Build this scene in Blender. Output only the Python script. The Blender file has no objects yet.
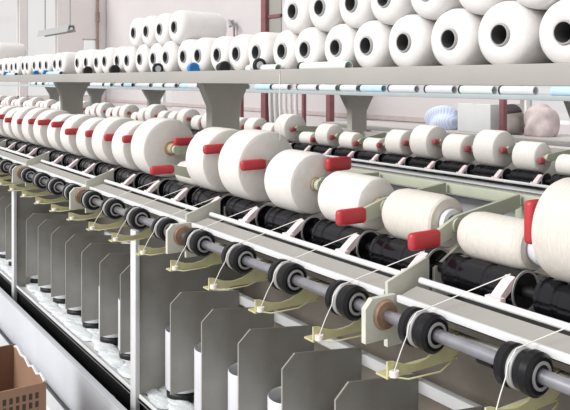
import bpy, bmesh, math, random
from mathutils import Vector, Matrix
random.seed(7)
PI = math.pi
C = bpy.context.scene.collection

# ------------------------------------------------------------------ materials
def mat(name, col, rough=0.6, metal=0.0, var=0.0, vscale=8.0, bump=0.0, bscale=60.0, stretch=None, col2=None, spec=0.4, coat=0.0):
    m = bpy.data.materials.new(name); m.use_nodes = True
    nt = m.node_tree; b = nt.nodes['Principled BSDF']
    b.inputs['Roughness'].default_value = rough
    b.inputs['Metallic'].default_value = metal
    b.inputs['Specular IOR Level'].default_value = spec
    b.inputs['Coat Weight'].default_value = coat
    tc = nt.nodes.new('ShaderNodeTexCoord')
    mp = nt.nodes.new('ShaderNodeMapping')
    nt.links.new(tc.outputs['Object'], mp.inputs['Vector'])
    if stretch: mp.inputs['Scale'].default_value = stretch
    c2 = col2 if col2 else tuple(c * (1 - var) for c in col)
    n = nt.nodes.new('ShaderNodeTexNoise'); n.inputs['Scale'].default_value = vscale
    n.inputs['Detail'].default_value = 4
    nt.links.new(mp.outputs['Vector'], n.inputs['Vector'])
    r = nt.nodes.new('ShaderNodeValToRGB')
    r.color_ramp.elements[0].position = 0.35; r.color_ramp.elements[1].position = 0.65
    r.color_ramp.elements[0].color = (*col, 1); r.color_ramp.elements[1].color = (*c2, 1)
    nt.links.new(n.outputs['Fac'], r.inputs['Fac'])
    nt.links.new(r.outputs['Color'], b.inputs['Base Color'])
    if bump > 0:
        n2 = nt.nodes.new('ShaderNodeTexNoise'); n2.inputs['Scale'].default_value = bscale
        n2.inputs['Detail'].default_value = 3
        nt.links.new(mp.outputs['Vector'], n2.inputs['Vector'])
        bp = nt.nodes.new('ShaderNodeBump'); bp.inputs['Strength'].default_value = bump
        bp.inputs['Distance'].default_value = 0.004
        nt.links.new(n2.outputs['Fac'], bp.inputs['Height'])
        nt.links.new(bp.outputs['Normal'], b.inputs['Normal'])
    return m

M = {}
M['yarn'] = mat('white_yarn', (.80, .78, .765), .95, var=.05, vscale=25, bump=.35, bscale=420, spec=.1)
M['yarn_warm'] = mat('cream_yarn', (.74, .70, .64), .95, var=.10, vscale=30, bump=.5, bscale=60, stretch=(1, 9, 1), spec=.1)
M['yarn_pack'] = mat('package_yarn', (.80, .77, .735), .95, var=.06, vscale=30, bump=.4, bscale=60, stretch=(1, 9, 1), spec=.1)
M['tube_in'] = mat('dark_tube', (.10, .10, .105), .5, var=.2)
M['paper'] = mat('tan_paper_tube', (.50, .37, .24), .8, var=.15)
M['plastic_w'] = mat('white_plastic', (.70, .71, .745), .35, var=.04)
M['rim_black'] = mat('black_rim', (.015, .015, .017), .4)
M['blue'] = mat('blue_plastic', (.03, .25, .62), .35, var=.1)
M['pale_blue'] = mat('pale_blue_plastic', (.55, .74, .86), .3, var=.12)
M['pale_green'] = mat('pale_green_plastic', (.72, .82, .76), .3, var=.05)
M['shelf'] = mat('shelf_grey_paint', (.38, .37, .345), .5, var=.08, vscale=4)
M['post_shade_lift'] = mat('post_grey_shade_lift', (.60, .59, .54), .55, var=.1, vscale=5)  # shelf grey lightened in the colour to offset shade on the posts
M['shelf_far'] = mat('shelf_blue_grey_paint', (.46, .51, .53), .5, var=.08)
M['white_paint'] = mat('white_paint', (.74, .75, .76), .45, var=.08, vscale=6)
M['panel'] = mat('panel_paint', (.60, .62, .66), .5, var=.10, vscale=3)
M['cream_paint'] = mat('cream_paint', (.66, .66, .58), .45, var=.14, vscale=12)
M['arm'] = mat('grey_green_paint', (.52, .55, .44), .5, var=.1)
M['plate'] = mat('separator_sheet', (.41, .405, .38), .5, metal=.0, vscale=5, col2=(.32, .305, .27))
M['body'] = mat('machine_sheet', (.30, .265, .225), .6, var=.35, vscale=4)
M['steel'] = mat('shaft_steel', (.42, .42, .46), .28, metal=.85, var=.15, vscale=30)
M['rubber'] = mat('black_roller', (.008, .008, .010), .3, var=.3, spec=.3)
M['drum'] = mat('black_drum', (.006, .006, .009), .14, var=.2, spec=.4)
M['ring'] = mat('pale_ring', (.42, .42, .42), .4, metal=.3)
M['brass'] = mat('yellow_passivated_steel', (.64, .67, .38), .38, metal=.1, vscale=14, col2=(.58, .50, .28))
M['rust'] = mat('brown_bearing', (.33, .21, .14), .6, var=.3, vscale=40)
M['ceramic'] = mat('ceramic', (.88, .80, .76), .2)
M['pink'] = mat('pale_pink_plastic', (.80, .62, .64), .4, vscale=25, col2=(.86, .82, .82))
M['red_far'] = mat('hazed_red_handle', (.42, .085, .10), .5, var=.2, vscale=20)  # handle red dulled, distance haze put into the colour of the far row
M['red'] = mat('red_handle', (.52, .045, .055), .4, var=.15, vscale=20)
M['thread'] = mat('thread', (.85, .83, .80), .9)
M['belt'] = mat('black_belt', (.012, .012, .012), .5, var=.3)
M['lint'] = mat('lint', (.78, .82, .84), 1.0, var=.12, vscale=18, bump=.6, bscale=90)
M['carton'] = mat('carton', (.34, .20, .13), .8, var=.12, vscale=6)
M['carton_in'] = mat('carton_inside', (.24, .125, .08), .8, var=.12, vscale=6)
M['ink'] = mat('dark_ink', (.07, .05, .04), .8)
M['red_ink'] = mat('red_ink', (.45, .06, .05), .8)
M['grey_tape'] = mat('grey_tape', (.55, .56, .56), .5)
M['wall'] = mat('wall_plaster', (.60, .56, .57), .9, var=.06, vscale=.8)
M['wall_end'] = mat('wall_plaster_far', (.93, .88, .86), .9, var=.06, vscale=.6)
M['dado'] = mat('wall_dado', (.52, .45, .43), .9, var=.1)
M['floor'] = mat('concrete', (.50, .50, .51), .7, var=.15, vscale=2)
M['frame'] = mat('window_frame', (.80, .78, .76), .6)
M['rack'] = mat('red_rack_paint', (.27, .11, .12), .6, var=.2)
M['pipe'] = mat('brown_pipe', (.36, .27, .24), .6, var=.2)
M['lamp'] = mat('lamp_housing', (.42, .42, .42), .5)
M['tube_l'] = mat('lamp_tube', (.85, .85, .85), .3)
M['table'] = mat('table_top', (.56, .54, .52), .6, var=.08)
M['sack'] = mat('sackcloth', (.62, .53, .53), .95, var=.2, vscale=14, bump=.5, bscale=50)
M['sack_grey'] = mat('grey_bag_cloth', (.30, .27, .25), .9, var=.3, vscale=10)
M['dark'] = mat('dark_cloth', (.05, .04, .045), .9)
M['box_pale'] = mat('pale_carton', (.62, .64, .64), .8, var=.05)
def stripes():
    m = bpy.data.materials.new('blue_striped_cloth'); m.use_nodes = True
    nt = m.node_tree; b = nt.nodes['Principled BSDF']; b.inputs['Roughness'].default_value = .9
    tc = nt.nodes.new('ShaderNodeTexCoord'); w = nt.nodes.new('ShaderNodeTexWave')
    w.inputs['Scale'].default_value = 14; w.inputs['Distortion'].default_value = 3
    w.bands_direction = 'Y'
    nt.links.new(tc.outputs['Object'], w.inputs['Vector'])
    r = nt.nodes.new('ShaderNodeValToRGB')
    r.color_ramp.elements[0].color = (.50, .57, .78, 1); r.color_ramp.elements[1].color = (.68, .74, .86, 1)
    nt.links.new(w.outputs['Fac'], r.inputs['Fac']); nt.links.new(r.outputs['Color'], b.inputs['Base Color'])
    return m
M['stripe'] = stripes()
def glassmat():
    m = bpy.data.materials.new('window_glass'); m.use_nodes = True
    nt = m.node_tree; out = nt.nodes['Material Output']
    nt.nodes.remove(nt.nodes['Principled BSDF'])
    t = nt.nodes.new('ShaderNodeBsdfTransparent'); g = nt.nodes.new('ShaderNodeBsdfGlossy')
    g.inputs['Roughness'].default_value = .05
    mx = nt.nodes.new('ShaderNodeMixShader'); mx.inputs['Fac'].default_value = .06
    nt.links.new(t.outputs[0], mx.inputs[1]); nt.links.new(g.outputs[0], mx.inputs[2])
    nt.links.new(mx.outputs[0], out.inputs['Surface'])
    return m
M['glass'] = glassmat()

# ------------------------------------------------------------------ mesh helpers
class MB:
    def __init__(s): s.bm = bmesh.new()
    def box(s, x0, x1, y0, y1, z0, z1, bev=0.0):
        r = bmesh.ops.create_cube(s.bm, size=1.0)
        vs = r['verts']
        for v in vs:
            v.co = Vector(((x0 + x1) / 2 + v.co.x * (x1 - x0), (y0 + y1) / 2 + v.co.y * (y1 - y0), (z0 + z1) / 2 + v.co.z * (z1 - z0)))
        if bev > 0:
            es = set(e for v in vs for e in v.link_edges)
            bmesh.ops.bevel(s.bm, geom=list(es), offset=bev, segments=3, affect='EDGES', profile=.5)
        return s
    def lathe(s, prof, axis='Y', c=(0, 0, 0), seg=40, closed=False):
        rings = []
        c = Vector(c)
        for t, r in prof:
            ring = []
            for i in range(seg):
                a = 2 * PI * i / seg
                u, w = r * math.cos(a), r * math.sin(a)
                p = {'X': (t, u, w), 'Y': (u, t, w), 'Z': (u, w, t)}[axis]
                ring.append(s.bm.verts.new(Vector(p) + c))
            rings.append(ring)
        n = len(rings)
        for j in range(n if closed else n - 1):
            a, b = rings[j], rings[(j + 1) % n]
            for i in range(seg):
                k = (i + 1) % seg
                s.bm.faces.new((a[i], a[k], b[k], b[i]))
        if not closed:
            s.bm.faces.new(rings[0]); s.bm.faces.new(rings[-1])
        return s
    def cyl(s, r, t0, t1, axis='Y', c=(0, 0, 0), seg=32):
        return s.lathe([(t0, r), (t1, r)], axis, c, seg)
    def prism(s, pts, y0, y1):               # polygon in XZ extruded along Y
        a = [s.bm.verts.new((x, y0, z)) for x, z in pts]
        b = [s.bm.verts.new((x, y1, z)) for x, z in pts]
        n = len(pts)
        s.bm.faces.new(a); s.bm.faces.new(b[::-1])
        for i in range(n):
            k = (i + 1) % n
            s.bm.faces.new((a[i], b[i], b[k], a[k]))
        return s
    def tube(s, pts, r, seg=8):
        pts = [Vector(p) for p in pts]
        rings = []
        for i, p in enumerate(pts):
            d = (pts[min(i + 1, len(pts) - 1)] - pts[max(i - 1, 0)]).normalized()
            ref = Vector((0, 0, 1)) if abs(d.z) < .9 else Vector((1, 0, 0))
            u = d.cross(ref).normalized(); w = d.cross(u)
            rings.append([s.bm.verts.new(p + r * (math.cos(2 * PI * k / seg) * u + math.sin(2 * PI * k / seg) * w)) for k in range(seg)])
        for a, b in zip(rings, rings[1:]):
            for k in range(seg):
                q = (k + 1) % seg
                s.bm.faces.new((a[k], a[q], b[q], b[k]))
        s.bm.faces.new(rings[0]); s.bm.faces.new(rings[-1])
        return s
    def blob(s, c, rad, seed=0, amp=.15, sub=3, flat=True):
        rnd = random.Random(seed)
        ph = [(rnd.uniform(2, 6), rnd.uniform(2, 6), rnd.uniform(2, 6), rnd.uniform(0, 6)) for _ in range(5)]
        r = bmesh.ops.create_icosphere(s.bm, subdivisions=sub, radius=1)
        for v in r['verts']:
            n = v.co.copy()
            d = sum(math.sin(n.x * a + n.y * b + n.z * e + f) for a, b, e, f in ph) / 5
            n *= 1 + amp * d
            if flat and n.z < -.55: n.z = -.55
            v.co = Vector((c[0] + n.x * rad[0], c[1] + n.y * rad[1], c[2] + n.z * rad[2]))
        return s
    def mesh(s, name, m, angle=35):
        bmesh.ops.recalc_face_normals(s.bm, faces=s.bm.faces)
        me = bpy.data.meshes.new(name); s.bm.to_mesh(me); s.bm.free()
        for p in me.polygons: p.use_smooth = True
        me.set_sharp_from_angle(angle=math.radians(angle))
        me.materials.append(M[m])
        return me

def obj(name, me, parent=None, loc=(0, 0, 0)):
    o = bpy.data.objects.new(name, me); C.objects.link(o)
    o.location = loc
    if parent: o.parent = parent
    return o
def tag(o, label, cat, group=None, kind=None):
    o['label'] = label; o['category'] = cat
    if group: o['group'] = group
    if kind: o['kind'] = kind
    return o
def thing(name, label, cat, loc=(0, 0, 0), group=None):
    o = bpy.data.objects.new(name, None); C.objects.link(o)
    o.location = loc; o.empty_display_size = .05
    return tag(o, label, cat, group)
def struct(name, mb, m):
    o = obj(name, mb.mesh(name, m)); o['kind'] = 'structure'
    return o
ONES = ['', 'first', 'second', 'third', 'fourth', 'fifth', 'sixth', 'seventh', 'eighth', 'ninth', 'tenth', 'eleventh', 'twelfth', 'thirteenth',
        'fourteenth', 'fifteenth', 'sixteenth', 'seventeenth', 'eighteenth', 'nineteenth']
TENS = {2: ('twenty', 'twentieth'), 3: ('thirty', 'thirtieth'), 4: ('forty', 'fortieth'), 5: ('fifty', 'fiftieth')}
def nth(n):
    if n < 20: return ONES[n]
    t, u = divmod(n, 10)
    return TENS[t][1] if u == 0 else TENS[t][0] + '-' + ONES[u]

# ------------------------------------------------------------------ setting
# X: to the right across the machines, Y: along the machines away from the camera, Z up
WX, WY = 6.5, 17.5
struct('floor', MB().box(-4, WX + .2, -3, WY + .2, -.1, 0), 'floor')
def wall_with_holes(name, along0, along1, z1, holes, fixed, axis, m):
    mb = MB()
    def seg(a, b, lo, hi):
        if b - a < 1e-4 or hi - lo < 1e-4: return
        if axis == 'Y': mb.box(fixed, fixed + .2, a, b, lo, hi)
        else: mb.box(a, b, fixed, fixed + .2, lo, hi)
    pos = along0
    for a, b, lo, hi in sorted(holes):
        seg(pos, a, 0, z1); seg(a, b, 0, lo); seg(a, b, hi, z1); pos = b
    seg(pos, along1, 0, z1)
    return struct(name, mb, m)
right_holes = [(4.55, 5.15, 1.05, 2.3), (13.75, 14.9, .93, 1.85)]
end_holes = [(3.0, 4.45, 1.1, 3.6), (4.62, 5.32, 1.1, 3.6), (5.93, 6.30, 1.1, 2.5)]
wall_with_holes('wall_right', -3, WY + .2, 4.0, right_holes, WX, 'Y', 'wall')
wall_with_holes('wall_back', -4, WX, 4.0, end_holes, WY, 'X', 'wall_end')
def window(n, a, b, lo, hi, axis, mull=1):
    fr = MB(); pn = MB(); w = .035
    if axis == 'Y':
        f = lambda p, q, s, t: fr.box(WX + .06, WX + .12, p, q, s, t)
        pn.box(WX + .087, WX + .093, a + .01, b - .01, lo + .01, hi - .01)
    else:
        f = lambda p, q, s, t: fr.box(p, q, WY + .06, WY + .12, s, t)
        pn.box(a + .01, b - .01, WY + .087, WY + .093, lo + .01, hi - .01)
    f(a, b, lo, lo + w); f(a, b, hi - w, hi); f(a, a + w, lo, hi); f(b - w, b, lo, hi)
    for i in range(1, mull + 1):
        x = a + (b - a) * i / (mull + 1); f(x - w / 2, x + w / 2, lo, hi)
    o = struct(f'window_{n}', fr, 'frame')
    obj('pane', pn.mesh('pane', 'glass'), o)
for i, (h, ax, mu) in enumerate([(right_holes[0], 'Y', 0), (right_holes[1], 'Y', 1), (end_holes[0], 'X', 0), (end_holes[1], 'X', 0), (end_holes[2], 'X', 0)]):
    window(i + 1, *h, ax, mu)
struct('trim_1', MB().box(WX - .02, WX, 5.16, WY, .98, 1.04), 'dado')
struct('ceiling_beam', MB().box(-4, WX, 8.05, 8.15, 3.5, 3.65).box(-4, WX, 9.0, 9.1, 3.5, 3.65), 'lamp')

# ------------------------------------------------------------------ constants of the machine
G = .252
RX, RZ = 1.10, .98              # feed shaft
DX, DZ, DR = 1.29, 1.055, .040  # friction drums
PX = 1.33                       # package axis
def rollD(k): return .865 + G * k
def packD(k): return 1.109 + G * k
def pack_z(R, dz=0): return DZ + dz + math.sqrt((DR + R) ** 2 - (PX - DX) ** 2)
Y0, Y1 = .3, 7.5

# ---- shared part meshes
roll_prof = [(-.040, .019), (-.040, .033), (-.034, .040), (-.020, .041), (-.016, .037), (-.010, .0365), (-.006, .0365), (.014, .0365), (.018, .041), (.034, .040), (.040, .033), (.040, .019)]
ME = {}
ME['roller'] = MB().lathe(roll_prof, 'Y', seg=44).mesh('feed_roller', 'rubber')
ME['groove'] = MB().lathe([(-.004, .0366), (-.003, .0385), (.009, .0385), (.010, .0366)], 'Y', seg=44).lathe([(-.0415, .020), (-.0415, .026), (-.040, .026), (-.040, .020)], 'Y', seg=44, closed=True).mesh('roller_groove', 'ring')
ME['drum'] = MB().lathe([(-.10, .013), (-.10, .043), (-.092, .044), (-.088, .040), (-.03, .040), (-.026, .037), (-.016, .037), (-.012, .040), (.045, .040), (.049, .036), (.058, .036), (.062, .040), (.088, .040), (.092, .044), (.10, .043), (.10, .013)], 'Y', seg=44).mesh('friction_drum', 'drum')
ME['drumring'] = MB().lathe([(-.103, .0395), (-.103, .0445), (-.1005, .0445), (-.1005, .0395)], 'Y', seg=44, closed=True).mesh('drum_ring', 'ring')
ME['traverse'] = MB().prism([(-.062, -.016), (-.050, -.018), (-.02, .002), (.0, .026), (-.006, .032), (-.022, .022), (-.050, .0)], -.014, .010).prism([(-.062, -.020), (-.046, -.020), (-.046, -.004), (-.062, -.004)], -.022, .018).mesh('traverse_guide', 'pink')
gp = [(-.10, -.012), (-.10, .020), (-.085, .018), (-.05, .004), (-.02, .000), (.01, .004), (.04, .018), (.07, .034), (.11, .040), (.11, .000), (.09, -.012)]
ME['guide'] = MB().prism(gp, -.002, .002).box(-.10, .10, -.002, .034, -.016, -.012).box(.06, .11, -.002, .03, .036, .040).tube([(-.10, -.004, -.008), (-.07, -.03, -.012), (.0, -.05, -.006), (.06, -.03, .0)], .0018).mesh('yarn_guide', 'brass')
ME['eye'] = MB().lathe([(-.006, .003), (-.006, .010), (.006, .010), (.006, .003)], 'Z', (-.088, -.008, -.004), seg=20, closed=True).mesh('ceramic_eye', 'ceramic')
def cradle(xh, zh, zc, m1='arm'):
    piv = (1.56, 1.19)
    pts = [(xh + .04, zh), (1.33, zc), piv]
    a, b, p = pts
    mb = MB()
    h = .017
    if xh > 1.29:                             # handle tipped back over the hub
        mb.prism([(b[0], b[1] - h * 1.3), (p[0], p[1] - h), (p[0], p[1] + h), (b[0], b[1] + h * 1.3)], -.005, .005)
        mb.box(xh - .012, xh + .012, -.004, .004, zc + (p[1] - zc) * (xh - 1.33) / .23, zh)
    else: mb.prism([(a[0], a[1] - h), (b[0], b[1] - h * 1.3), (p[0], p[1] - h), (p[0], p[1] + h), (b[0], b[1] + h * 1.3), (a[0], a[1] + h)], -.005, .005)
    mb.lathe([(-.010, .018), (.008, .018)], 'Y', (1.33, 0, zc), 24)
    return mb.mesh('cradle_arm', m1)
def handle(xh, zh, L=.095, up=False, h=.021, m='red'):
    mb = MB()
    if up: mb.box(xh - .022, xh + .022, -.012, .012, zh - .05, zh + .04, .010)
    else: mb.box(xh - L / 2, xh + L / 2, -.012, .012, zh - h, zh + h, min(.011, h * .8))
    return mb.mesh('handle', m)
def put(name, me, root, loc=(0, 0, 0)):
    return obj(name, me, root, Vector(loc) - root.location)

# near row: radius and handle of each package, counted from the right
near_R = {-1: .105, 0: .055, 1: .066, 2: .074, 3: .095, 4: .120, 5: .117, 6: .046, 7: .124}
def fat(R): return R > .1
near_hand = {0: (1.27, 1.215, True), 1: (1.225, 1.130, False), 2: (1.216, 1.146, False), 3: (1.40, 1.244, False), 4: (1.256, 1.225, False), 5: (1.254, 1.257, False), 6: (1.145, 1.170, False), 7: (1.365, 1.245, False)}
rnd = random.Random(3)
NK = 24
for k in range(8, NK): near_R[k] = [.114, .120, .110, .118, .108, .116, .122, .112][(k * 5) % 8] + rnd.uniform(-.003, .003)

# ------------------------------------------------------------------ near machine
root = thing('twisting_machine', 'long grey yarn twisting machine in the foreground with black rollers, brass guides and separator plates', 'machine', (1.35, Y0, 0))
put('base_panel', MB().box(1.055, 1.072, Y0, Y1, .02, .230, .003).box(1.055, 1.085, Y0, Y1, .228, .237, .002).mesh('base_panel', 'panel'), root)
put('floor_strip', MB().box(.955, 1.015, Y0, Y1, 0, .055, .006).mesh('floor_strip', 'white_paint'), root)
put('belt_channel', MB().box(1.072, 1.66, Y0, Y1, .03, .09).box(1.180, 1.194, Y0, Y1, .09, .221).mesh('belt_channel', 'belt'), root)
put('drive_belt', MB().box(1.085, 1.150, Y0, Y1, .09, .15, .004).mesh('drive_belt', 'belt'), root)
put('spindle_tray', MB().box(1.195, 1.66, Y0, Y1, .10, .232).box(1.163, 1.197, Y0, Y1, .222, .236).box(1.163, 1.171, Y0, Y1, .222, .250, .002).mesh('spindle_tray', 'white_paint'), root)
put('body_panel', MB().box(1.66, 1.98, Y0, Y1, 0, .97, .004).mesh('body_panel', 'body'), root)
put('guide_rail', MB().box(1.50, 1.525, Y0, Y1, .605, .64, .002).mesh('guide_rail', 'white_paint'), root)
pm = MB().box(1.148, 1.168, -.026, .026, .075, .90, .003).box(1.166, 1.66, -.006, .006, .075, .90).mesh('frame_post', 'white_paint')
post_D = [.69, 2.79, 4.68, 6.70]
flange = MB().box(1.148, 1.168, -.026, .026, .075, .90, .003).mesh('frame_post', 'white_paint')
web = MB().box(1.168, 1.66, -.006, .006, .232, .90).mesh('post_web', 'plate')
for d in post_D:
    o = put('frame_post', flange, root, (0, d, 0)); obj('post_web', web, o)
sp = MB().prism([(1.20, .315), (1.20, .656), (1.245, .694), (1.499, .660), (1.499, .232), (1.44, .232), (1.44, .315)], -.003, .003).mesh('separator_plate', 'plate')
pot = MB().lathe([(.275, .03), (.275, .070), (.285, .075), (.505, .075), (.508, .073), (.505, .070), (.30, .066), (.30, .03)], 'Z', seg=44, closed=True).mesh('spindle_pot', 'plastic_w')
core = MB().lathe([(.232, .045), (.245, .070), (.262, .070), (.274, .06)], 'Z', seg=40).mesh('pot_foot', 'belt')
brl = MB().lathe([(.30, .03), (.30, .055), (.47, .048), (.478, .03), (.478, .012), (.53, .012), (.53, .004)], 'Z', seg=32).mesh('supply_yarn', 'yarn')
for j in range(-4, 22):
    d = 1.796 + G * j
    if not (Y0 < d < Y1 - .1): continue
    if all(abs(d - p) > .06 for p in post_D): put('separator_plate', sp, root, (0, d, 0))
    if d + .14 < Y1:
        r = put('spindle_pot', pot, root, (1.32, d + .126, 0))
        obj('pot_foot', core, r); obj('supply_yarn', brl, r)
put('guide_bar', MB().box(1.205, 1.222, Y0, Y1, .928, .950, .002).mesh('guide_bar', 'cream_paint'), root)
clip = MB().box(1.185, 1.206, -.016, .016, .925, .945, .004).cyl(.010, -.02, .02, 'Y', (1.195, 0, .922), 14).mesh('clip', 'rubber')
for k in range(-2, 26):
    for q in (.085, .165):
        if Y0 + .05 < rollD(k) + q < Y1 - .05: put('clip', clip, root, (0, rollD(k) + q, 0))
put('feed_shaft', MB().cyl(.0135, Y0, Y1, 'Y', (RX, 0, RZ)).cyl(.0175, Y0, .70, 'Y', (RX, 0, RZ)).mesh('feed_shaft', 'steel'), root)
for k in range(-2, 26):
    d = rollD(k)
    if Y0 + .05 < d < Y1 - .05:
        r = put('feed_roller', ME['roller'], root, (RX, d, RZ)); obj('roller_groove', ME['groove'], r)
        g = put('yarn_guide', ME['guide'], root, (1.10, d, .915)); obj('ceramic_eye', ME['eye'], g)
bear = MB().prism([(1.045, .925), (1.045, 1.000), (1.065, 1.020), (1.135, 1.020), (1.15, 1.005), (1.15, .925)], -.007, .007).mesh('shaft_bearing', 'cream_paint')
bring = MB().lathe([(-.016, .0138), (-.016, .030), (-.007, .034), (-.007, .0138)], 'Y', (RX, 0, RZ), 32, closed=True).lathe([(.007, .0138), (.007, .034), (.016, .030), (.016, .0138)], 'Y', (RX, 0, RZ), 32, closed=True).mesh('bearing_ring', 'rust')
secp = MB().prism([(1.122, 1.000), (1.122, 1.045), (1.245, 1.085), (1.252, 1.08), (1.252, .985), (1.20, .985)], -.004, .004).prism([(1.27, .985), (1.27, 1.055), (1.35, 1.098), (1.37, 1.09), (1.37, .985)], -.004, .004).box(1.12, 1.66, -.006, .006, .90, .985).mesh('section_plate', 'cream_paint')
bounds = [.235 + 1.008 * i for i in range(-1, 9)]
for b in bounds:
    if Y0 < b < Y1:
        o = put('shaft_bearing', bear, root, (0, b, 0)); obj('bearing_ring', bring, o)
        put('section_plate', secp, root, (0, b + .012, 0))
for a, b in zip(bounds, bounds[1:]):
    a = max(a + .03, Y0); b = min(b - .012, Y1)
    if b - a < .2: continue
    r = put('delivery_rail', MB().prism([(1.138, 1.016), (1.192, 1.030), (1.192, 1.020), (1.138, 1.006)], a, b).mesh('delivery_rail', 'shelf'), root)
    obj('rail_lip', MB().box(1.130, 1.140, a, b, 1.004, 1.020, .002).mesh('rail_lip', 'white_paint'), r)
    put('guide_rod', MB().cyl(.0075, a, b, 'Y', (1.205, 0, 1.041), 16).mesh('guide_rod', 'white_paint'), root)
put('drum_shaft', MB().cyl(.012, Y0, Y1, 'Y', (DX, 0, DZ)).mesh('drum_shaft', 'belt'), root)
put('drum_bed', MB().box(1.20, 1.66, Y0, Y1, .972, .985).mesh('drum_bed', 'belt'), root)
for b in bounds:
    if Y0 < b < Y1: put('beam_post', MB().box(1.575, 1.60, b - .02, b + .02, .985, 1.175).mesh('beam_post', 'arm'), root)
put('cradle_beam', MB().box(1.572, 1.60, Y0, Y1, 1.175, 1.205, .003).mesh('cradle_beam', 'arm'), root)
for k in range(-3, NK + 2):
    d = packD(k)
    if not (Y0 + .1 < d < Y1 - .1): continue
    r = put('friction_drum', ME['drum'], root, (DX, d, DZ)); obj('drum_ring', ME['drumring'], r)
    put('traverse_guide', ME['traverse'], root, (1.265, d - .085, 1.058))
    if k in near_R:
        R = near_R[k]; zc = pack_z(R)
        xh, zh, up = near_hand.get(k, (1.245 + random.uniform(-.015, .015), zc + .050 + random.uniform(-.025, .015), False))
        o = put('cradle_arm', cradle(xh, zh, zc), root, (0, d - (.102 if k == 7 else .0695 if k > 7 or k in (4, 5) else {0: .137, 1: .121, 3: .081}.get(k, .116)), 0))
        obj('handle', handle(xh, zh, .095 if k < 8 else .078, up, .021 if k < 4 else .017), o)

# ------------------------------------------------------------------ yarn packages
pk_cache = {}
def package_mesh(R, L, m, style):
    key = (round(R, 3), L, m, style)
    if key in pk_cache: return pk_cache[key]
    h = L / 2; e = min(.016, R * .22)
    if style == 'cheese':
        prof = [(-h, .021), (-h, R - e), (-h + e * .3, R - e * .35), (-h + e, R), (h - e, R), (h - e * .3, R - e * .35), (h, R - e), (h, .021)]
    else:                                     # slim bobbin with a rounded far shoulder
        prof = [(-h, .021), (-h, R * .88), (-h + .005, R * .95), (-h + .03, R), (h - .045, R), (h - .022, R * .93), (h - .006, R * .76), (h, R * .60), (h, .021)]
    y = MB().lathe(prof, 'Y', seg=64, closed=True).mesh('yarn', m)
    t = MB().lathe([(-h - .012, .014), (-h - .012, .0205), (h + .012, .0205), (h + .012, .014)], 'Y', seg=32, closed=True).mesh('paper_tube', 'paper')
    pk_cache[key] = (y, t)
    return y, t
def place_package(R, loc, label, group, m='yarn_pack', style='cheese', L=.19):
    y, t = package_mesh(R, L, m, style)
    o = thing('yarn_package', label, 'yarn package', (loc[0], loc[1], loc[2] - R), group)
    obj('yarn', y, o, (0, 0, R)); obj('paper_tube', t, o, (0, 0, R))
    return o
for k in range(-1, NK):
    R = near_R[k]; d = packD(k)
    if d > Y1 - .15: continue
    n = k + 2
    sz = 'large' if R > .1 else 'medium' if R > .075 else 'slim'
    m, st = ('yarn_warm', 'cheese') if k == -1 else ('yarn_warm', 'bobbin') if k in (0, 1, 6) else ('yarn_pack', 'cheese')
    lab = {-1: 'big cream yarn package cut off by the right edge, in the front row',
           0: 'slim cream yarn bobbin with wide white hub beside the big package at the right edge',
           6: 'smallest white yarn bobbin tucked between two fat packages in the front row'}.get(k, f'{sz} white yarn package on a black drum, {nth(n)} from the right in the front row')
    o = place_package(R, (PX, d + (.018 if k == 3 else .024 if fat(R) and k > 2 else 0), pack_z(R) + .0005), lab, 'yarn packages on the front winding row', m, st, .155 if k == 3 else .145 if fat(R) and k > 2 else .19)
    if k == 0:
        obj('hub_ring', MB().lathe([(-.128, .0215), (-.128, .034), (-.122, .038), (-.114, .036), (-.098, .030), (-.098, .0215)], 'Y', (0, 0, R), 40, closed=True).mesh('hub_ring', 'plastic_w'), o)
    if k == 1:
        obj('hub_ring', MB().lathe([(-.112, .0215), (-.112, .034), (-.105, .036), (-.098, .034), (-.098, .0215)], 'Y', (0, 0, R), 40, closed=True).mesh('hub_ring', 'plastic_w'), o)
    if k == 7:
        obj('tube_end', MB().lathe([(-.115, .012), (-.115, .022), (-.078, .022), (-.078, .03), (-.073, .03), (-.073, .012)], 'Y', (0, 0, R), 40, closed=True).mesh('tube_end', 'paper'), o)

# threads of the nearest positions
for k in range(0, 9):
    d = rollD(k); g = packD(k - 1) - .085
    pts = [(1.012, d - .008, .915), (1.035, d - .003, .95), (1.056, d + .002, .975), (1.062, d + .003, .995), (1.085, d + .003, 1.018), (1.105, d + .002, 1.0205), (1.18, d + (g - d) * .5, 1.057), (1.262, g, 1.0925)]
    t = obj('yarn_thread', MB().tube(pts, .0011, 6).mesh('yarn_thread', 'thread'))
    tag(t, f'thin white thread wound over the {nth(k + 1)} black roller from the right edge', 'thread', 'threads over the feed rollers')

# lint on the tray
mb = MB(); rl = random.Random(5)
for i in range(260):
    d = rl.uniform(2.0, 7.3)
    mb.blob((rl.uniform(1.22, 1.30), d, .238), (rl.uniform(.025, .05), rl.uniform(.05, .12), rl.uniform(.006, .013)), i, .25, 3)
tag(obj('lint', mb.mesh('lint', 'lint', 80)), 'fluffy white lint gathered along the white spindle tray', 'lint', kind='stuff')
tag(obj('lump', MB().blob((1.118, 2.98, .163), (.025, .06, .02), 3, .3, 3).mesh('lump', 'stripe', 80)), 'small blue rag lying in the black belt channel behind the white panel', 'lump')  # small blue lump on top of the drive belt

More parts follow.
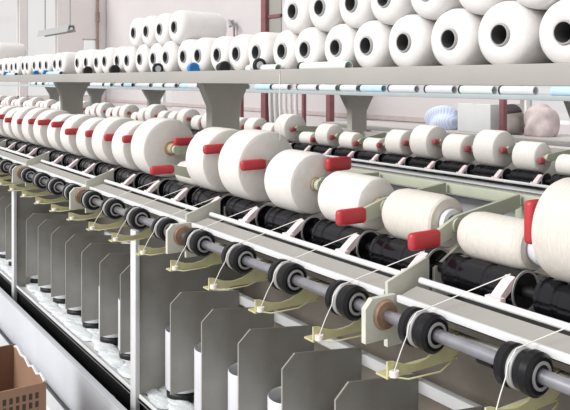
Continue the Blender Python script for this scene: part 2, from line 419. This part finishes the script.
# ------------------------------------------------------------------ near shelf
SX0, SX1, SZ = 1.372, 2.10, 1.525
def shelf(label, x0, x1, ya, yb, ztop, zbot, lip, posts, pz, m, px, postw=.155, gus=.27):
    s = thing('overhead_shelf', label, 'shelf', (px, ya, pz))
    put('shelf_board', MB().box(x0 + .01, x1 - .01, ya, yb, ztop - .018, ztop).mesh('shelf_board', m), s)
    put('front_edge', MB().box(x0 - .008, x0 + .012, ya, yb, zbot, ztop + lip, .002).mesh('front_edge', m), s)
    put('back_edge', MB().box(x1 - .012, x1 + .004, ya, yb, zbot, ztop + lip, .002).mesh('back_edge', m), s)
    w, g = postw / 2, gus / 2
    zb = ztop - .018
    pmsh = MB().prism([(px - w, pz), (px - w, zb - .14), (px - g, zb - .015), (px - g, zb), (px + g, zb), (px + g, zb - .015), (px + w, zb - .14), (px + w, pz)], -.03, .03).mesh('shelf_post', 'post_shade_lift')
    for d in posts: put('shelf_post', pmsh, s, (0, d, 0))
    return s
shelf('grey steel shelf over the front machine carrying two rows of white yarn cones', SX0, SX1, Y0, 7.8, SZ, 1.487, .011, [.87, 3.22, 5.57], .97, 'shelf', 1.80)

# yarn cones lying on the shelf, faces to the aisle
CX = 1.43
cone_cache = {}
def cone_mesh(R):
    key = round(R, 3)
    if key in cone_cache: return cone_cache[key]
    prof = [(.002, .0275), (-.003, .036), (-.003, R * .6), (.002, R * .80), (.010, R * .92), (.022, R * .98), (.040, R), (.20, R * .95), (.222, R * .91), (.232, R * .78), (.234, .0275)]
    y = MB().lathe(prof, 'X', seg=56, closed=True).mesh('yarn', 'yarn')
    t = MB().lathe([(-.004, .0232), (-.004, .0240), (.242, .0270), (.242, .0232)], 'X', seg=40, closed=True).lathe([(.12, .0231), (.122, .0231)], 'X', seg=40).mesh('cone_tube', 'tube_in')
    r = MB().lathe([(-.0055, .0238), (-.0055, .0262), (-.0035, .0274), (.006, .0274), (.006, .0238)], 'X', seg=40, closed=True).mesh('tube_rim', 'ring')
    cone_cache[key] = (y, t, r)
    return cone_cache[key]
def cone(D, z, R, label, group, dx=0):
    y, t, r = cone_mesh(R)
    o = thing('yarn_cone', label, 'yarn cone', (CX + dx, D, z - R), group)
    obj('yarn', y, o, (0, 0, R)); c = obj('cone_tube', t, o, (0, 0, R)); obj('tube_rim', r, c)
    return o
Ds = [.70, .855, 1.017, 1.186, 1.361, 1.525, 1.686, 1.840, 1.994, 2.146, 2.302, 2.455, 2.608, 2.762, 2.921]
while Ds[-1] < 7.4: Ds.append(Ds[-1] + .1545 + .001 * math.sin(len(Ds) * 2.1))
Rs = []
for i, d in enumerate(Ds):
    s = min(abs(d - Ds[j]) for j in (i - 1, i + 1) if 0 <= j < len(Ds))
    Rs.append(round(s / 2 - .0004, 3))
gap = min(range(len(Ds)), key=lambda i: abs(Ds[i] - 4.43))
n = 0
for i, d in enumerate(Ds):
    if i == gap or i == 0: continue
    lab = 'white bottom-row yarn cone just past the right edge of the photo'
    if i > 1:
        n += 1
        lab = f'white yarn cone lying in the bottom row on the front shelf, {nth(n)} from the right'
    rr = Rs[i] - (.004 if d > 3.5 and i % 3 == 0 else 0)
    cone(d, SZ + rr, rr, lab, 'white cones in the bottom row on the front shelf', .006 * math.sin(i * 3.7))
def top_pair(i):
    s = (Ds[i + 1] - Ds[i]); R = .0775
    r1, r2 = Rs[i], Rs[i + 1]
    d = (Ds[i] + Ds[i + 1]) / 2
    return d, SZ + (r1 + r2) / 2 + math.sqrt((R + (r1 + r2) / 2) ** 2 - (s / 2) ** 2) - .001, R
n = 0
for i in list(range(1, 9)):
    n += 1
    d, z, R = top_pair(i)
    cone(d, z, R, f'white yarn cone stacked in the top row on the front shelf, {nth(n)} from the right', 'white cones in the right part of the top row', .004 * math.sin(i * 2.3))
base = min(range(len(Ds)), key=lambda i: abs(Ds[i] - 2.921))
names = ['rightmost', 'second from right', 'third from right', 'leftmost']
for q in range(4):
    d, z, R = top_pair(base + q)
    cone(d, z, R, f'white yarn cone, {names[q]} of the group of four stacked left of centre', 'group of four cones on top', 0)
n = 0
fi = min(range(len(Ds)), key=lambda i: abs(Ds[i] - 6.25))
for i in range(fi, min(fi + 5, len(Ds) - 1)):
    n += 1
    d, z, R = top_pair(i)
    cone(d, z, R, f'yarn cone on top at the far left end of the shelf, {nth(n)} from right there', 'cones at the far left end of the top row', 0)

# empty tubes and bobbins along the shelf front
def ring_tube(D, r, L, label, m, dark=True):
    o = thing('bobbin', label, 'bobbin', (1.4015, D, SZ), 'small bobbins at the front of the shelf')
    obj('barrel', MB().lathe([(.004, .001), (.002, r * .60), (.002, r * .94), (L * .6, r * .86), (L, r * .7), (L, .001)], 'Y', (0, 0, r), 36).mesh('barrel', m), o)
    obj('rim', MB().lathe([(0, r * .58), (-.001, r * .62), (-.001, r * .97), (.001, r), (.010, r), (.010, r * .95), (.0025, r * .9), (.0025, r * .58)], 'Y', (0, 0, r), 36, closed=True).mesh('rim', 'rim_black' if dark else m), o)
def px_to_D(x, X): return (740 * X / .8291 / (x + 214) - .5591 * X) / .8291
for x, r, lab in [(260, .027, 'black-rimmed white bobbin on the shelf edge, rightmost of them'),
                  (225, .024, 'black-rimmed bobbin on the shelf edge, second from the right'),
                  (158, .026, 'black-rimmed bobbin on the shelf edge under the group of four stacked cones'),
                  (115, .027, 'black-rimmed bobbin on the shelf edge, second from the left'),
                  (88, .026, 'black-rimmed bobbin on the shelf edge, leftmost of them')]:
    ring_tube(px_to_D(x, 1.40), min(r, .0265), .045, lab, 'rim_black' if x in (88, 115, 225) else 'plastic_w')
for x, r, lab in [(194, .024, 'blue bobbin at the shelf edge, right of the other blue ones'), (46, .020, 'blue bobbin at the shelf edge, middle of the left three'),
                  (36, .020, 'blue bobbin at the shelf edge left of the middle one'), (6, .020, 'blue bobbin at the far left of the shelf edge')]:
    ring_tube(px_to_D(x, 1.40), r, .035, lab, 'blue', False)
def long_tube(X, D, z, L, r, m, label, group, rim=True):
    o = thing('empty_tube', label, 'tube', (X, D, z), group)
    obj('barrel', MB().lathe([(-L / 2, r * .8), (-L / 2, r), (L / 2, r), (L / 2, r * .8)], 'Y', (0, 0, r), 28, closed=True).mesh('barrel', m), o)
    if rim:
        obj('rim', MB().lathe([(L / 2 - .012, r * 1.06), (L / 2, r * 1.06), (L / 2, r * .7), (L / 2 - .012, r * .7)], 'Y', (0, 0, r * 1.06), 28, closed=True).mesh('rim', 'rim_black'), o)
long_tube(1.413, 1.875, SZ, .25, .0165, 'pale_green', 'pale green translucent tube lying along the shelf edge near the centre', 'tubes along the front shelf edge')
long_tube(1.413, 2.235, SZ, .20, .0150, 'pale_green', 'pale green tube lying along the shelf edge beside the rightmost black-rimmed bobbin', 'tubes along the front shelf edge', False)
long_tube(1.413, 4.72, SZ, .30, .0150, 'pale_blue', 'pale blue tube lying along the shelf edge right of the two blue bobbins', 'tubes along the front shelf edge', False)
long_tube(1.413, 5.80, SZ, .30, .0150, 'pale_blue', 'pale blue tube lying along the shelf edge at the far left', 'tubes along the front shelf edge', False)
t = obj('hanging_thread', MB().tube([(1.40, 2.05, 1.562), (1.366, 2.05, 1.541), (1.3615, 2.05, 1.52), (1.361, 2.05, 1.40), (1.363, 2.051, 1.30)], .0011, 6).mesh('hanging_thread', 'thread'))
tag(t, 'white thread hanging down over the front shelf edge near the centre', 'thread')

# ------------------------------------------------------------------ far machine and its shelf
OX, OZ = 1.95, -.075
FY0, FY1 = 1.2, 15.2
r2 = thing('twisting_machine', 'second yarn twisting machine behind the front one, its winding row seen under the shelf', 'machine', (1.40 + OX, FY0, 0))
put('body_panel', MB().box(1.25 + OX, 2.0 + OX, FY0, FY1, 0, .89, .004).mesh('body_panel', 'shelf'), r2)
put('guide_rod', MB().cyl(.0075, FY0, FY1, 'Y', (1.205 + OX, 0, 1.041 + OZ), 16).mesh('guide_rod', 'white_paint'), r2)
put('delivery_rail', MB().box(1.13 + OX, 1.26 + OX, FY0, FY1, .915, .935, .002).box(1.13 + OX, 1.15 + OX, FY0, FY1, .86, .935, .002).mesh('delivery_rail', 'white_paint'), r2)
put('front_panel', MB().box(1.2 + OX, 1.26 + OX, FY0, FY1, 0, .915).mesh('front_panel', 'panel'), r2)
put('drum_shaft', MB().cyl(.012, FY0, FY1, 'Y', (DX + OX, 0, DZ + OZ)).mesh('drum_shaft', 'belt'), r2)
put('drum_bed', MB().box(1.26 + OX, 1.66 + OX, FY0, FY1, .89, .905).mesh('drum_bed', 'belt'), r2)
put('cradle_beam', MB().box(1.572 + OX, 1.60 + OX, FY0, FY1, .89, 1.12, .003).mesh('cradle_beam', 'shelf'), r2)
far_R = [.095, .070, .086, .056, .080, .103, .084, .104, .083, .050, .062, .084, .048, .110, .070, .085]
FD0 = 2.25
for k in range(-3, 50):
    d = FD0 + G * k
    if not (FY0 + .1 < d < FY1 - .15): continue
    R = far_R[k + 3] if k + 3 < len(far_R) else [.085, .1, .07, .095, .11, .08][(k * 5) % 6] + rnd.uniform(-.006, .006)
    r = put('friction_drum', ME['drum'], r2, (DX + OX, d, DZ + OZ)); obj('drum_ring', ME['drumring'], r)
    put('traverse_guide', ME['traverse'], r2, (1.265 + OX, d - .085, 1.058 + OZ))
    zc = pack_z(R, OZ)
    xh, zh = 1.285 + rnd.uniform(-.01, .01), zc + .0 + rnd.uniform(-.012, .012)
    o = put('cradle_arm', cradle(xh, zh - OZ, zc - OZ), r2, (OX, d - .076, OZ))
    obj('handle', handle(xh, zh - OZ, .045, False, .017, 'red_far'), o)
    sz = 'large' if R > .1 else 'medium' if R > .075 else 'small'
    if k >= 0: place_package(R, (PX + OX, d + .02, zc + .0005), f'{sz} white yarn package on the back machine, {nth(k + 1)} from the right in its row', 'yarn packages on the back machine', L=.15)
shelf('blue-grey steel shelf over the back machine, littered with empty tubes', 3.36, 4.12, FY0, FY1, 1.413, 1.39, .004, [2.52, 4.53, 6.56, 8.42, 10.48, 12.5], .89, 'shelf_far', 3.74, .15, .30)
rt = random.Random(11); d = 2.28; n = 0
while d < 12.5:
    L = rt.choice([.2, .24, .26]); n += 1
    mm = ['plastic_w', 'pale_blue', 'plastic_w', 'pale_green', 'plastic_w'][n % 5]
    nm = {'plastic_w': 'white', 'pale_blue': 'pale blue', 'pale_green': 'pale green'}[mm]
    long_tube(3.44 + rt.uniform(-.02, .02), d + L / 2, 1.4135, L, .026, mm, f'{nm} empty tube on the back shelf edge, {nth(n)} from the right', 'empty tubes on the back shelf', rt.random() < .7)
    d += L + rt.uniform(.03, .12)

# ------------------------------------------------------------------ things behind
tb = thing('work_table', 'long pale work table against the far side, behind the back machine', 'table', (4.95, 4.2, 0))
put('table_top', MB().box(4.65, 5.25, 2.4, 6.2, 1.02, 1.06, .004).mesh('table_top', 'table'), tb)
for x in (4.70, 5.20):
    for y in (2.5, 6.1): put('leg', MB().box(x - .02, x + .02, y - .02, y + .02, 0, 1.02).mesh('leg', 'table'), tb)
tag(obj('cloth_bundle', MB().blob((4.9, 4.72, 1.135), (.13, .17, .14), 4, .22, 4).mesh('cloth_bundle', 'stripe', 80)), 'blue and white striped cloth bundle seen behind the back row of packages', 'bundle')
cb = thing('carton', 'pale closed carton right of the blue striped bundle', 'carton', (5.0, 4.25, 1.06))
put('box_body', MB().box(4.8, 5.2, 4.10, 4.46, 1.06, 1.30, .006).mesh('box_body', 'box_pale'), cb)
put('lid_seam', MB().box(4.8, 5.2, 4.27, 4.29, 1.30, 1.302).mesh('lid_seam', 'grey_tape'), cb)
gb = thing('bag', 'grey cloth bag with a black top, right of the pale carton', 'bag', (4.9, 3.93, 1.06))
put('bag_body', MB().blob((4.9, 3.95, 1.14), (.10, .095, .13), 9, .2, 4).mesh('bag_body', 'sack_grey', 80), gb)
put('bag_top', MB().blob((4.9, 3.96, 1.245), (.075, .08, .055), 12, .2, 3, False).mesh('bag_top', 'dark', 80), gb)
tag(obj('sack', MB().blob((4.9, 3.68, 1.15), (.12, .13, .165), 21, .25, 4).mesh('sack', 'sack', 80)), 'lumpy pinkish sack behind the back row near the right edge', 'sack')
rk = thing('storage_rack', 'dark red steel rack standing by the far wall, partly hidden by the shelves', 'rack', (5.25, 7.5, 0))
for y, w in [(4.13, .02), (6.78, .035), (7.30, .02), (8.14, .055), (8.78, .022)]:
    if y < 5: continue
    put('post', MB().box(5.2 - w, 5.2 + w, y - w, y + w, 0, 3.1 if y == 8.14 else 1.66).mesh('post', 'rack'), rk)
for z in (.5, 1.64): put('cross_beam', MB().box(5.17, 5.23, 6.78, 8.78, z - .02, z + .02).mesh('cross_beam', 'rack'), rk)
put('cross_beam', MB().box(5.18, 5.22, 7.80, 8.14, 2.30, 2.34).mesh('cross_beam', 'rack'), rk)
put('back_sheet', MB().box(5.20, 5.215, 7.80, 8.085, .3, 3.1).mesh('back_sheet', 'shelf'), rk)
for i in range(6):
    y = 7.38 + i * .115
    tag(obj('yarn_hank', MB().tube([(5.15, y, 1.645), (5.135, y, 1.55), (5.14, y + .005, 1.2), (5.15, y, .95)], .024, 10).mesh('yarn_hank', 'yarn')),
        f'white hank of yarn hanging from the red rack, {nth(i + 1)} from the right', 'hank', 'hanks on the red rack')
tag(obj('wall_post', MB().box(4.60, 4.642, 3.80, 3.842, 0, 1.42).mesh('wall_post', 'rack')), 'thin dark red post standing between the pale carton and the grey bag', 'post')
tag(obj('pipe', MB().cyl(.03, 0, 3.9, 'Z', (6.28, WY - .04, 0), 16).cyl(.045, 2.9, 3.15, 'Z', (6.28, WY - .05, 0), 16).mesh('pipe', 'pipe')), 'thin brown pipe running up the far wall', 'pipe')
hk = thing('wall_tap', 'small grey tap on a thin upright wall pipe, above the cones left of centre', 'tap', (6.4, 11.2, 0))
hD = (740 * 6.4 / .8291 / (232 + 214) - .5591 * 6.4) / .8291
put('riser', MB().cyl(.018, 0, 2.42, 'Z', (6.44, hD, 0), 12).mesh('riser', 'pipe'), hk)
put('tap_body', MB().tube([(6.44, hD, 2.40), (6.42, hD, 2.50), (6.34, hD + .03, 2.53), (6.30, hD - .08, 2.50), (6.30, hD - .12, 2.42)], .028, 10).tube([(6.42, hD + .11, 2.42), (6.42, hD + .09, 2.52), (6.42, hD - .0, 2.52)], .026, 10).mesh('tap_body', 'lamp'), hk)
lp = thing('hanging_lamp', 'grey fluorescent trough lamp hanging on two cords at upper left', 'lamp', (2.6, 8.6, 2.02))
put('reflector', MB().prism([(2.55, 2.03), (2.556, 2.03), (2.575, 2.095), (2.625, 2.095), (2.644, 2.03), (2.65, 2.03), (2.63, 2.105), (2.57, 2.105)], 8.05, 9.22).mesh('reflector', 'lamp'), lp)
put('lamp_tube', MB().cyl(.016, 8.05, 9.25, 'Y', (2.6, 0, 2.065), 14).mesh('lamp_tube', 'tube_l'), lp)
for y in (8.1, 9.05): put('cord', MB().tube([(2.6, y, 2.105), (2.6, y, 3.5)], .008, 6).mesh('cord', 'lamp'), lp)

# ------------------------------------------------------------------ open carton in the aisle
cx0, cx1, cy0, cy1, ch = .36, .80, 2.77, 3.22, .38
ct = thing('carton', 'open brown cardboard box with torn edge, on the floor beside the white panel', 'carton', (.58, 3.0, 0))
put('front_wall', MB().box(cx0, cx1, cy0, cy0 + .007, .005, ch).mesh('front_wall', 'carton'), ct)
put('back_wall', MB().box(cx0, cx1, cy1 - .007, cy1, .005, ch + .01).mesh('back_wall', 'carton_in'), ct)
jag = [(0, ch), (.05, ch + .012), (.10, ch - .006), (.16, ch + .006), (.21, ch - .012), (.27, ch + .004), (.33, ch - .004), (.39, ch + .010), (.436, ch)]
b = MB()
va = [(cx1 - .007, cy0 + .007 + t, z) for t, z in jag]
for (x, y, z), (x2, y2, z2) in zip(va, va[1:]):
    vs = [b.bm.verts.new(p) for p in [(x, y, .005), (x2, y2, .005), (x2, y2, z2), (x, y, z), (x + .007, y, .005), (x2 + .007, y2, .005), (x2 + .007, y2, z2), (x + .007, y, z)]]
    for f in [(0, 1, 2, 3), (7, 6, 5, 4), (3, 2, 6, 7), (0, 4, 5, 1), (0, 3, 7, 4), (1, 5, 6, 2)]: b.bm.faces.new([vs[i] for i in f])
sw = put('side_wall', b.mesh('side_wall', 'carton'), ct)
e = MB().tube([(cx1 - .003, cy0 + .007 + t, z + .001) for t, z in jag], .006, 6)
obj('torn_edge', e.mesh('torn_edge', 'white_paint'), sw)
put('side_wall', MB().box(cx0, cx0 + .007, cy0 + .007, cy1 - .007, .005, ch).mesh('side_wall', 'carton'), ct)
put('bottom', MB().box(cx0, cx1, cy0, cy1, 0, .006).mesh('bottom', 'carton'), ct)
put('flap', MB().prism([(cx0, ch), (cx0 + .20, ch), (cx0 + .20, ch + .006), (cx0, ch + .006)], cy0 - .12, cy0 + .005).mesh('flap', 'grey_tape'), ct)
pr = MB()
for i in range(6):
    for j in range(4):
        pr.box(cx1 - .155 + i * .023, cx1 - .155 + i * .023 + .012, cy0 - .0012, cy0, ch - .03 - j * .032 - .022, ch - .03 - j * .032)
put('printed_mark', pr.mesh('printed_mark', 'ink'), ct)
put('printed_disc', MB().cyl(.032, cy0 - .0014, cy0, 'Y', (cx1 - .055, 0, ch - .185), 28).mesh('printed_disc', 'red_ink'), ct)
put('printed_band', MB().box(cx0 + .10, cx0 + .17, cy0 - .0012, cy0, ch - .14, ch - .06).mesh('printed_band', 'red_ink'), ct)

# ------------------------------------------------------------------ light, camera
w = bpy.data.worlds.new('World'); bpy.context.scene.world = w; w.use_nodes = True
w.node_tree.nodes['Background'].inputs['Color'].default_value = (1.0, .985, .98, 1)
w.node_tree.nodes['Background'].inputs['Strength'].default_value = 0.78
def sun(name, direction, strength, angle, col=(1, 1, 1)):
    L = bpy.data.lights.new(name, 'SUN'); L.energy = strength; L.angle = math.radians(angle); L.color = col
    o = bpy.data.objects.new(name, L); C.objects.link(o)
    o.rotation_euler = Vector(direction).to_track_quat('-Z', 'Y').to_euler()
    o.location = (-2, 0, 6)
sun('daylight', (.85, -.12, -.55), 2.75, 30, (1, .98, .96))
cam = bpy.data.cameras.new('camera'); co = bpy.data.objects.new('camera', cam); C.objects.link(co)
cam.sensor_width = 36; cam.lens = 740 / 570 * 36; cam.shift_y = -125 / 570
cam.clip_start = .05
co.location = (0, 0, 1.5); co.rotation_euler = (PI / 2, 0, -math.atan(499 / 740))
sc = bpy.context.scene; sc.camera = co
sc.view_settings.view_transform = 'Standard'; sc.view_settings.look = 'None'
sc.view_settings.gamma = 1; sc.view_settings.exposure = 0.10
sc.view_settings.use_curve_mapping = False
